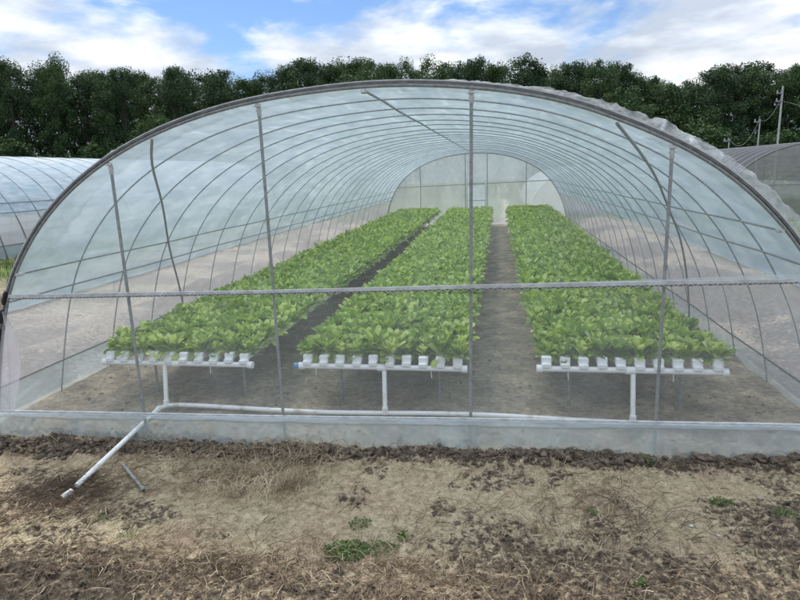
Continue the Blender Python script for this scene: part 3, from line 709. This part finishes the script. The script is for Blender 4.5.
# weeds
def weed(name, n, rad, lsz, lab, loc, h=.04, mat='weed'):
    V=[];F=[];lv=[];k=0
    for _ in range(n):
        a = random.uniform(0,6.28); r = rad*math.sqrt(random.random()); x, y = r*math.cos(a), r*math.sin(a)*.8; z = random.uniform(.005,h)*(1-.5*r/rad)
        s = lsz*random.uniform(.6,1.3); az = random.uniform(0,6.28); ti = random.uniform(-.3,.9)
        ax = np.array([math.cos(az)*math.cos(ti), math.sin(az)*math.cos(ti), math.sin(ti)]); sd = np.array([-math.sin(az), math.cos(az), random.uniform(-.3,.3)])
        b = np.array([x,y,z+float(hz(loc[0]+x,loc[1]+y)-hz(loc[0],loc[1]))])
        pts = [b, b+ax*s*.35+sd*s*.36+(0,0,.002), b+ax*s*.8+sd*s*.28, b+ax*s, b+ax*s*.8-sd*s*.28, b+ax*s*.35-sd*s*.36+(0,0,.002)]
        V += pts; F.append(tuple(range(k,k+6))); k += 6; lv += [random.random()]*6
    me = bpy.data.meshes.new(name); fast_mesh(me, np.array(V), F); attr(me,'lv',lv)
    o = link(name, me, M[mat], None, (loc[0], loc[1], float(hz(*loc))+.003)); return tag(o, lab, 'weed', 'green weeds on the bare soil')
weed('weed_patch', 520, .16, .022, 'largest patch of low green weeds in the foreground, left of centre', (.06,-1.66))
weed('weed_patch', 190, .13, .017, 'thin trailing patch of small weeds just right of the largest weed patch', (.32,-1.60))
weed('weed_patch', 90, .10, .020, 'small weed clump above and beside the largest weed patch', (.08,-1.30), .03)
weed('weed', 24, .05, .030, 'single bright green seedling between the clods in the centre foreground', (.46,-1.44), .03)
weed('weed', 90, .08, .020, 'small green weed growing in the dark clods at the foot of the front film', (2.50,-.20), .05)
weed('weed_patch', 150, .10, .016, 'dark green weed clump on the sand at the right', (2.93,-.80), .035)
weed('weed_patch', 200, .10, .013, 'yellowish green grassy tuft on the sand near the right edge', (3.35,-.92), .03, 'grass')
weed('weed', 60, .05, .014, 'small grassy weed on the open sand right of centre', (1.92,-1.0), .03, 'grass')
weed('weed', 80, .09, .014, 'small green weeds among the dead roots at the left', (-2.1,-1.42), .03)
weed('weed', 70, .07, .014, 'pair of small weed tufts on the sand left of centre', (-1.75,-1.62), .03)
weed('weed', 40, .04, .020, 'small weed in the clods at the bottom right', (2.1,-1.85), .03)
for (x, y, s), lb in zip([(2.62,-1.12,.014),(2.78,-1.22,.010)], ['white pebble on the sand at the right', 'smaller pale pebble beside the white pebble at the right']):
    m = MB(); m.add(IV*s*(1+.3*fbm(IV[:,0]*2,IV[:,1]*2,IV[:,2],2))[:,None]*np.array([1.2,.9,.7]), IF); o = m.build('pebble', M['stone'], None, loc=(x,y,float(hz(x,y))+s*.5)); tag(o, lb, 'pebble')

# grass outside, between the tunnels and in the field (could not be counted)
def grass(N, rect, hmin, hmax, lab):
    x = rng.uniform(rect[0], rect[1], N); y = rng.uniform(rect[2], rect[3], N)
    g = green[np.clip(np.searchsorted(ys, y),1,len(ys)-1), np.clip(np.searchsorted(xs, x),1,len(xs)-1)]; k = g > rng.random(N)*.9; x, y = x[k], y[k]; n = len(x)
    z = hz(x, y); h = rng.uniform(hmin, hmax, n); a = rng.random(n)*6.28; w = h*.08; ln = rng.normal(0, .35, (n,2))*h[:,None]
    V = np.stack([np.stack([x-np.cos(a)*w, y-np.sin(a)*w, z-.02],1), np.stack([x+np.cos(a)*w, y+np.sin(a)*w, z-.02],1), np.stack([x+ln[:,0], y+ln[:,1], z+h],1)], 1).reshape(-1,3)
    me = bpy.data.meshes.new('grass'); fast_mesh(me, V, np.arange(n*3).reshape(-1,3)); attr(me,'lv',np.repeat(rng.random(n),3)); o = link('grass', me, M['grass']); tag(o, lab, 'grass', kind='stuff')
grass(30000, (-14.2,-8,1.5,26), .05, .2, 'green grass and weeds between the two left polytunnels')
grass(30000, (8.5,24,1.0,26), .05, .22, 'green grass and weeds right of the large greenhouse')
grass(60000, (-20,30,25,50), .12, .4, 'rough green field behind the greenhouses')

# ------------------------------------------------------------------ neighbouring tunnels
def tunnel(root, length, roof, net, skirt, ribm, zf=1.3, purl=(1.71,1.41), nrib=1.0, front=True):
    kz, fz = .42, zf
    a0, a1, b0, b1 = prof_at_z(fz,-1), prof_at_z(kz,-1), prof_at_z(fz,1), prof_at_z(kz,1)
    film(a0, b0, 0, length, .034, roof, 'roof_film', root, ns=60, sag=.045, rough=.012)
    film(a1, a0, 0, length, .01, net, 'side_net', root, ns=8, sag=.02); film(b0, b1, 0, length, .01, net, 'side_net', root, ns=8, sag=.02)
    film(.3, a1, 0, length, .02, skirt, 'side_skirt', root, ns=6, sag=.03, rough=.03); film(b1, len(PR)-1.3, 0, length, .02, skirt, 'side_skirt', root, ns=6, sag=.03, rough=.03)
    first = None
    for y in np.arange(0, length+.01, nrib):
        if first is None: first = arch(0, .016, ribm, 'rib', root, off=.03, wob=0)
        else:
            c = first.copy(); COL.objects.link(c); c.location = (0, y, float(gz(y))); c.parent = root
    for z in purl:
        for sd in (-1,1): long_pipe(prof_at_z(z, sd), 0, length, .012, ribm, 'purlin', root, off=.035)
    for sd in (-1,1): long_pipe(prof_at_z(kz, sd), 0, length, .013, ribm, 'base_rail', root, off=.025)
    for y in (0.0, length):
        wall_sheet(y-.01, lambda X: 0*X+.0, lambda X: top_z(X)-.02, -4.3, 4.3, net, 'end_wall', root, 40, 10, .02)
        for x in (-2.62, -.98, .98, 2.62):
            m = MB(); m.tube([(x, y, -.05), (x, y, top_z(x)+gz(y))], .018, 8); m.build('post', ribm, root)
        m = MB(); m.tube([(-3.95,y-.03,1.55+gz(y)),(3.95,y-.03,1.55+gz(y))], .018, 8); m.build('cross_bar', ribm, root)
g2 = tag(empty('greenhouse', (-18.5, 3.0, .32)), 'pale blue-white film polytunnel standing left of the large greenhouse', 'greenhouse', 'neighbouring polytunnels')
tunnel(g2, 32, M['far_film'], M['white_net'], M['side_skirt'], M['steel_dark'])
g3 = tag(empty('greenhouse', (15.4, 24.0, .1)), 'distant polytunnel under dark grey shade net, right of the large greenhouse', 'greenhouse', 'neighbouring polytunnels')
tunnel(g3, 24, M['shade_net'], M['side_net'], M['side_skirt'], M['steel'])
g4 = tag(empty('greenhouse', (7.0, 29.0, .14)), 'white film polytunnel seen faintly through the back wall of the large greenhouse', 'greenhouse', 'neighbouring polytunnels')
g4.scale = (.95, 1, .78)
tunnel(g4, 18, M['far_film'], M['white_net'], M['side_skirt'], M['steel'])

# ------------------------------------------------------------------ poles, wires, hut
def pole(x, y, h, r, lab, arms):
    root = tag(empty('utility_pole', (x, y, float(hz(x,y)))), lab, 'utility pole', 'poles at the right edge')
    m = MB(); m.tube([(0,0,-.1),(0,0,h)], [r, r*.7], 10); m.build('pole_shaft', M['concrete'], root)
    for az in arms:
        m = MB(); m.box((-.12, 0, az), (.3,.07,.06)); m.tube([(-.24,0,az),(-.24,0,az+.16)], [.05,.03], 8); m.tube([(-.05,-.04,az),(-.05,-.04,az+.16)], [.05,.03], 8); m.build('insulator_bracket', M['hut'], root)
    return root
pole(15.73, 30, 6.35, .062, 'tallest of three pale poles at the right edge, with insulator brackets', (6.0, 5.6))
pole(14.77, 30, 4.75, .045, 'middle height pale pole carrying a sagging wire, right of the greenhouse', (4.6,))
pole(13.50, 30.5, 3.85, .042, 'shortest of three pale poles, just beside the greenhouse film', (3.75,))
def wire(a, b, sag, lab):
    t = np.linspace(0,1,20); a = np.array(a); b = np.array(b); P = a+(b-a)*t[:,None]; P[:,2] -= sag*4*t*(1-t)
    m = MB(); m.tube(P, .007, 5); o = m.build('power_cable', M['concrete']); tag(o, lab, 'cable')
wire((15.65,29.95,5.85), (14.72,29.95,4.85), .42, 'pale cable sagging between the tallest and middle poles')
wire((14.70,29.95,4.8), (13.50,30.45,3.95), .75, 'pale cable sagging between the middle and shortest poles')
wire((15.75,29.95,5.75), (22,31,5.0), .25, 'pale cable running from the tallest pole out to the right')
m = MB(); m.box((0,0,1.55), (1.5,1.6,3.1), 0); h_ = empty('field_hut', (14.6,33.5,float(hz(14.6,33.5)))); tag(h_, 'small grey hut half hidden behind the shade net polytunnel', 'hut')
m.build('hut_wall', M['hut'], h_, smooth=False); m = MB(); m.box((0,0,3.14),(1.8,1.9,.08)); m.build('hut_roof', M['concrete'], h_, smooth=False)

# ------------------------------------------------------------------ trees
def make_tree(name, H, CW, base, mat, lean=0, nclump=70, per=95, leaf=.26, seed=0, trunk_r=.17):
    rg = np.random.default_rng(seed); root = empty(name)
    tr = MB(); k = 8; P = np.array([(lean*(i/k)**2+.12*math.sin(i+seed), .12*math.cos(i*1.3+seed), H*.88*i/k-.2) for i in range(k+1)])
    tr.tube(P, np.linspace(trunk_r, .03, k+1), 8)
    cl = []
    for i in range(nclump):
        hh = base+(H-base)*(rg.random()**.8); f = (hh-base)/(H-base)
        rmax = CW/2*np.sqrt(np.clip(1-((f-.42)/.62)**2, .03, 1)); a = rg.random()*6.28; r = rmax*np.sqrt(rg.random())
        cl.append((lean*f*f+r*math.cos(a), r*math.sin(a), hh-rg.random()*.4))
    cl = np.array(cl)
    for i in rg.choice(nclump, 14, replace=False):
        c = cl[i]; j = int(np.clip(c[2]/(H*.88)*k*.65, 1, k-1)); s0 = P[j]; mid = (s0+c)/2+(0,0,.25)
        tr.tube([s0, mid, c], [trunk_r*.38, trunk_r*.22, .02], 5)
    tr.build('trunk', M['bark'], root)
    C = np.repeat(cl, per, 0); N = len(C); cr = np.repeat(rg.uniform(.45, 1.15, nclump), per)
    d = rg.normal(0, 1, (N,3)); d /= np.linalg.norm(d, axis=1)[:,None]; C = C+d*(cr*rg.random(N)**.45)[:,None]*np.array([1,1,.68])
    a = rg.normal(0,1,(N,3)); a[:,2] *= .6; a /= np.linalg.norm(a,axis=1)[:,None]; b = np.cross(a, rg.normal(0,1,(N,3))); b /= np.linalg.norm(b,axis=1)[:,None]
    s = (leaf*rg.uniform(.5,1.2,N))[:,None]
    V = np.stack([C-a*s*.5, C+b*s*.26, C+a*s*.55, C-b*s*.26], 1).reshape(-1,3)
    me = bpy.data.meshes.new('crown'); fast_mesh(me, V, np.arange(N*4).reshape(-1,4))
    cv = np.repeat(rg.random(nclump), per); attr(me, 'lv', np.repeat(np.clip(.55*cv+.45*rg.random(N),0,1), 4))
    link('crown', me, M[mat], root); return root
proto = []
for i, (mt, base, CW) in enumerate([('crown_dark',3.0,6.6),('crown_dark',2.2,5.8),('crown_mid',2.6,6.4),('crown_dark',3.6,5.4),('crown_mid',1.8,6.0),('crown_dark',2.4,7.4),('crown_light',2.0,5.0)]):
    proto.append(make_tree('forest_tree', 12.0, CW, base, mt, lean=random.uniform(-.8,.8), seed=20+i, nclump=120, per=150, leaf=.225))
used = [False]*len(proto)
TX = [-66,-53.5,-47.9,-45,-35.6,-26.6,-22.2,-8.6,6,13.8,15.2,16.6,19.6,23,25.2,28.1,36]
TZ = [15.2,15.6,15.5,14.0,13.6,13.0,13.4,13.2,12.6,12.0,10.5,10.2,10.6,11.2,11.5,11.2,11.5]
labs = {0: 'dark broadleaf tree in the dense forest belt behind the greenhouses', 1: 'rear tree of the forest belt, its dark crown filling gaps in the front row'}
def put(px, py, h, lab, w=1.0, pi=None, cat='tree', grp='trees of the forest belt'):
    i = random.randrange(len(proto)) if pi is None else pi
    loc = (px, py, float(hz(px,py))); s = h/12.0; rz = random.uniform(0,6.28); scl = (w*random.uniform(.9,1.1), w*random.uniform(.9,1.1), s)
    if not used[i]:
        o = proto[i]; used[i] = True; o.location = loc; o.rotation_euler = (0,0,rz); o.scale = scl
    else: o = copy_tree(proto[i], None, loc, rz, scl)
    tag(o, lab, cat, grp); return o
x = -68.0
while x < 38:
    y = 57+random.uniform(-3,3); h = float(np.interp(x, TX, TZ))*random.uniform(.96,1.03)
    put(x, y, h, labs[0], random.uniform(.65,.95)); x += random.uniform(2.0,3.0)
x = -74.0
while x < 42:
    y = 63+random.uniform(-1.5,1.5); h = float(np.interp(x*.92, TX, TZ))*1.05*random.uniform(.93,1.04)
    put(x, y, h, labs[1], random.uniform(.8,1.05)); x += random.uniform(2.6,3.6)
# a shorter lighter tree in front at the left, and low bushes at the forest foot
t = make_tree('broadleaf_tree', 8.2, 5.2, 1.2, 'crown_light', seed=77, nclump=80, per=110, leaf=.24); t.location = (-31.6, 50, float(hz(-31.6,50))); tag(t, 'shorter, lighter green tree in front of the forest belt at the left', 'tree')
t = make_tree('broadleaf_tree', 9.2, 5.0, 2.0, 'crown_mid', seed=78, nclump=80, per=110, leaf=.24); t.location = (11.9, 52, float(hz(11.9,52))); tag(t, 'rounded tree ending the taller stretch of the forest belt, centre right', 'tree')
bush = make_tree('bush', 5.6, 5.4, .3, 'crown_mid', seed=90, nclump=75, per=80, leaf=.28, trunk_r=.06)
bx_ = -64.0; first = True
while bx_ < 36:
    by = 53+random.uniform(-2,2); sc = random.uniform(.8,1.25)
    loc = (bx_, by, float(hz(bx_,by)))
    if first: o = bush; o.location = loc; o.scale = (sc,sc,sc); first = False
    else: o = copy_tree(bush, None, loc, random.uniform(0,6.28), (sc*1.1,sc*1.1,sc))
    tag(o, 'low dark bush at the foot of the forest belt', 'bush', 'bushes at the forest foot'); bx_ += random.uniform(2.8,4.2)
# slim pale trunks standing free at the right
for i,(x_, y_, h_) in enumerate([(17.3,54,8.0),(18.4,53.5,7.2)]):
    t = make_tree('slender_tree', h_, 2.4, h_*.62, 'crown_mid', lean=[.1,1.0][i], seed=95+i, nclump=22, per=70, leaf=.22, trunk_r=.10); t.location = (x_, y_, float(hz(x_,y_)))
    tag(t, ['slender bare-trunked tree before the forest at the right, standing straight', 'slender bare-trunked tree before the forest at the right, leaning sideways'][i], 'tree')

# ------------------------------------------------------------------ camera
r_ = Vector((0.98671084,0.15956212,-0.03068642)); u_ = Vector((-0.00304763,0.20699638,0.97833696)); f_ = Vector((-0.1624575,0.96524216,-0.20473186))
cam = bpy.data.cameras.new('camera'); co = bpy.data.objects.new('camera', cam); COL.objects.link(co)
mw = Matrix.Identity(4)
for i in range(3): mw[i][0], mw[i][1], mw[i][2] = r_[i], u_[i], -f_[i]
mw[0][3], mw[1][3], mw[2][3] = 1.17, -5.5, 2.6
co.matrix_world = mw
cam.sensor_width = 36; cam.lens = 598.316/800*36; cam.clip_end = 2000; cam.clip_start = .05
SC.camera = co

# ------------------------------------------------------------------ light and sky
EL, AZ = 58, -35          # sun elevation; azimuth from +Y towards +X
sd = Vector((math.sin(math.radians(AZ))*math.cos(math.radians(EL)), math.cos(math.radians(AZ))*math.cos(math.radians(EL)), math.sin(math.radians(EL))))
sun = bpy.data.lights.new('sun', 'SUN'); sun.energy = 1.5; sun.angle = math.radians(10); sun.color = (1,.94,.85)
so = bpy.data.objects.new('sun', sun); COL.objects.link(so); so.rotation_euler = sd.to_track_quat('Z','Y').to_euler()
W = bpy.data.worlds.new('World'); SC.world = W; W.use_nodes = True; nt = W.node_tree; nt.nodes.clear(); L = nt.links
out = nt.nodes.new('ShaderNodeOutputWorld')
sky = nd(nt, 'ShaderNodeTexSky', sky_type='NISHITA'); sky.sun_disc = False; sky.sun_elevation = math.radians(EL); sky.sun_rotation = math.radians(AZ); sky.dust_density = .6; sky.ozone_density = 1.5
bg1 = nd(nt, 'ShaderNodeBackground'); tn = nd(nt, 'ShaderNodeMixRGB', blend_type='MULTIPLY'); tn.inputs[0].default_value = 1; tn.inputs[2].default_value = (.63,.79,1.0,1); L.new(sky.outputs[0], tn.inputs[1]); L.new(tn.outputs[0], bg1.inputs[0]); bg1.inputs[1].default_value = .062
tc = nd(nt, 'ShaderNodeTexCoord'); gen = tc.outputs['Generated']
mp = nd(nt, 'ShaderNodeMapping'); mp.inputs['Scale'].default_value = (1,1,2.4); mp.inputs['Location'].default_value = (3.1,1.7,.4); L.new(gen, mp.inputs[0])
n1 = nd(nt, 'ShaderNodeTexNoise'); n1.inputs['Scale'].default_value = 6.2; n1.inputs['Detail'].default_value = 9; n1.inputs['Roughness'].default_value = .56; n1.inputs['Distortion'].default_value = .25; L.new(mp.outputs[0], n1.inputs['Vector'])
cov = n1.outputs['Fac']
def dirv(az, el):
    az, el = math.radians(az), math.radians(el); return (math.sin(az)*math.cos(el), math.cos(az)*math.cos(el), math.sin(el))
def blob(az, el, rad, wt, prev):
    sb = nd(nt, 'ShaderNodeVectorMath', operation='SUBTRACT'); L.new(gen, sb.inputs[0]); sb.inputs[1].default_value = dirv(az, el)
    m_ = nd(nt, 'ShaderNodeVectorMath', operation='MULTIPLY'); L.new(sb.outputs[0], m_.inputs[0]); m_.inputs[1].default_value = (1,1,2.2)
    l_ = nd(nt, 'ShaderNodeVectorMath', operation='LENGTH'); L.new(m_.outputs[0], l_.inputs[0])
    mr = nd(nt, 'ShaderNodeMapRange'); mr.interpolation_type = 'SMOOTHSTEP'; mr.inputs['From Min'].default_value = 0; mr.inputs['From Max'].default_value = math.radians(rad); mr.inputs['To Min'].default_value = wt; mr.inputs['To Max'].default_value = 0
    L.new(l_.outputs['Value'], mr.inputs['Value'])
    ad = nd(nt, 'ShaderNodeMath', operation='ADD'); L.new(prev, ad.inputs[0]); L.new(mr.outputs[0], ad.inputs[1]); return ad.outputs[0]
BL = [(-24,13.5,9,-.17),(-15,15,7,-.08),(-40,11,12,.14),(-6,15.5,8,-.16),(8,14.8,4,-.10),(2,11,6,.16),(17,8,15,.24),(-30,8.5,9,.16),(-12,10,10,.14),(-37,13.0,3,-.12)]
for b_ in BL: cov = blob(*b_, cov)
mk = nd(nt, 'ShaderNodeMapRange'); mk.interpolation_type = 'SMOOTHSTEP'; mk.inputs['From Min'].default_value = .36; mk.inputs['From Max'].default_value = .60; L.new(cov, mk.inputs['Value'])
mp2 = nd(nt, 'ShaderNodeMapping'); mp2.inputs['Scale'].default_value = (1,1,3.2); mp2.inputs['Location'].default_value = (9.4,2.2,1.9); L.new(gen, mp2.inputs[0])
n2 = nd(nt, 'ShaderNodeTexNoise'); n2.inputs['Scale'].default_value = 6.5; n2.inputs['Detail'].default_value = 7; n2.inputs['Roughness'].default_value = .5; L.new(mp2.outputs[0], n2.inputs['Vector'])
cc = ramp(nt, n2.outputs['Fac'], [(.38,(.52,.59,.70)),(.48,(.70,.76,.85)),(.60,(.98,1.0,1.02))])
bg2 = nd(nt, 'ShaderNodeBackground'); L.new(cc, bg2.inputs[0]); sx = nd(nt, 'ShaderNodeSeparateXYZ'); L.new(gen, sx.inputs[0]); zm = nd(nt, 'ShaderNodeMath', operation='MULTIPLY_ADD'); zm.inputs[1].default_value = 1.0; zm.inputs[2].default_value = .35; L.new(sx.outputs[2], zm.inputs[0]); L.new(zm.outputs[0], bg2.inputs[1])
mxs = nd(nt, 'ShaderNodeMixShader'); L.new(mk.outputs[0], mxs.inputs[0]); L.new(bg1.outputs[0], mxs.inputs[1]); L.new(bg2.outputs[0], mxs.inputs[2]); L.new(mxs.outputs[0], out.inputs[0])

SC.view_settings.view_transform = 'Standard'; SC.view_settings.look = 'None'; SC.view_settings.exposure = 1.12; SC.view_settings.gamma = 1
SC.render.engine = 'CYCLES'
cy = SC.cycles
cy.max_bounces = 8; cy.diffuse_bounces = 4; cy.glossy_bounces = 3; cy.transmission_bounces = 4; cy.transparent_max_bounces = 24
cy.use_denoising = True; cy.caustics_reflective = False; cy.caustics_refractive = False
try: cy.denoiser = 'OPENIMAGEDENOISE'
except Exception: pass
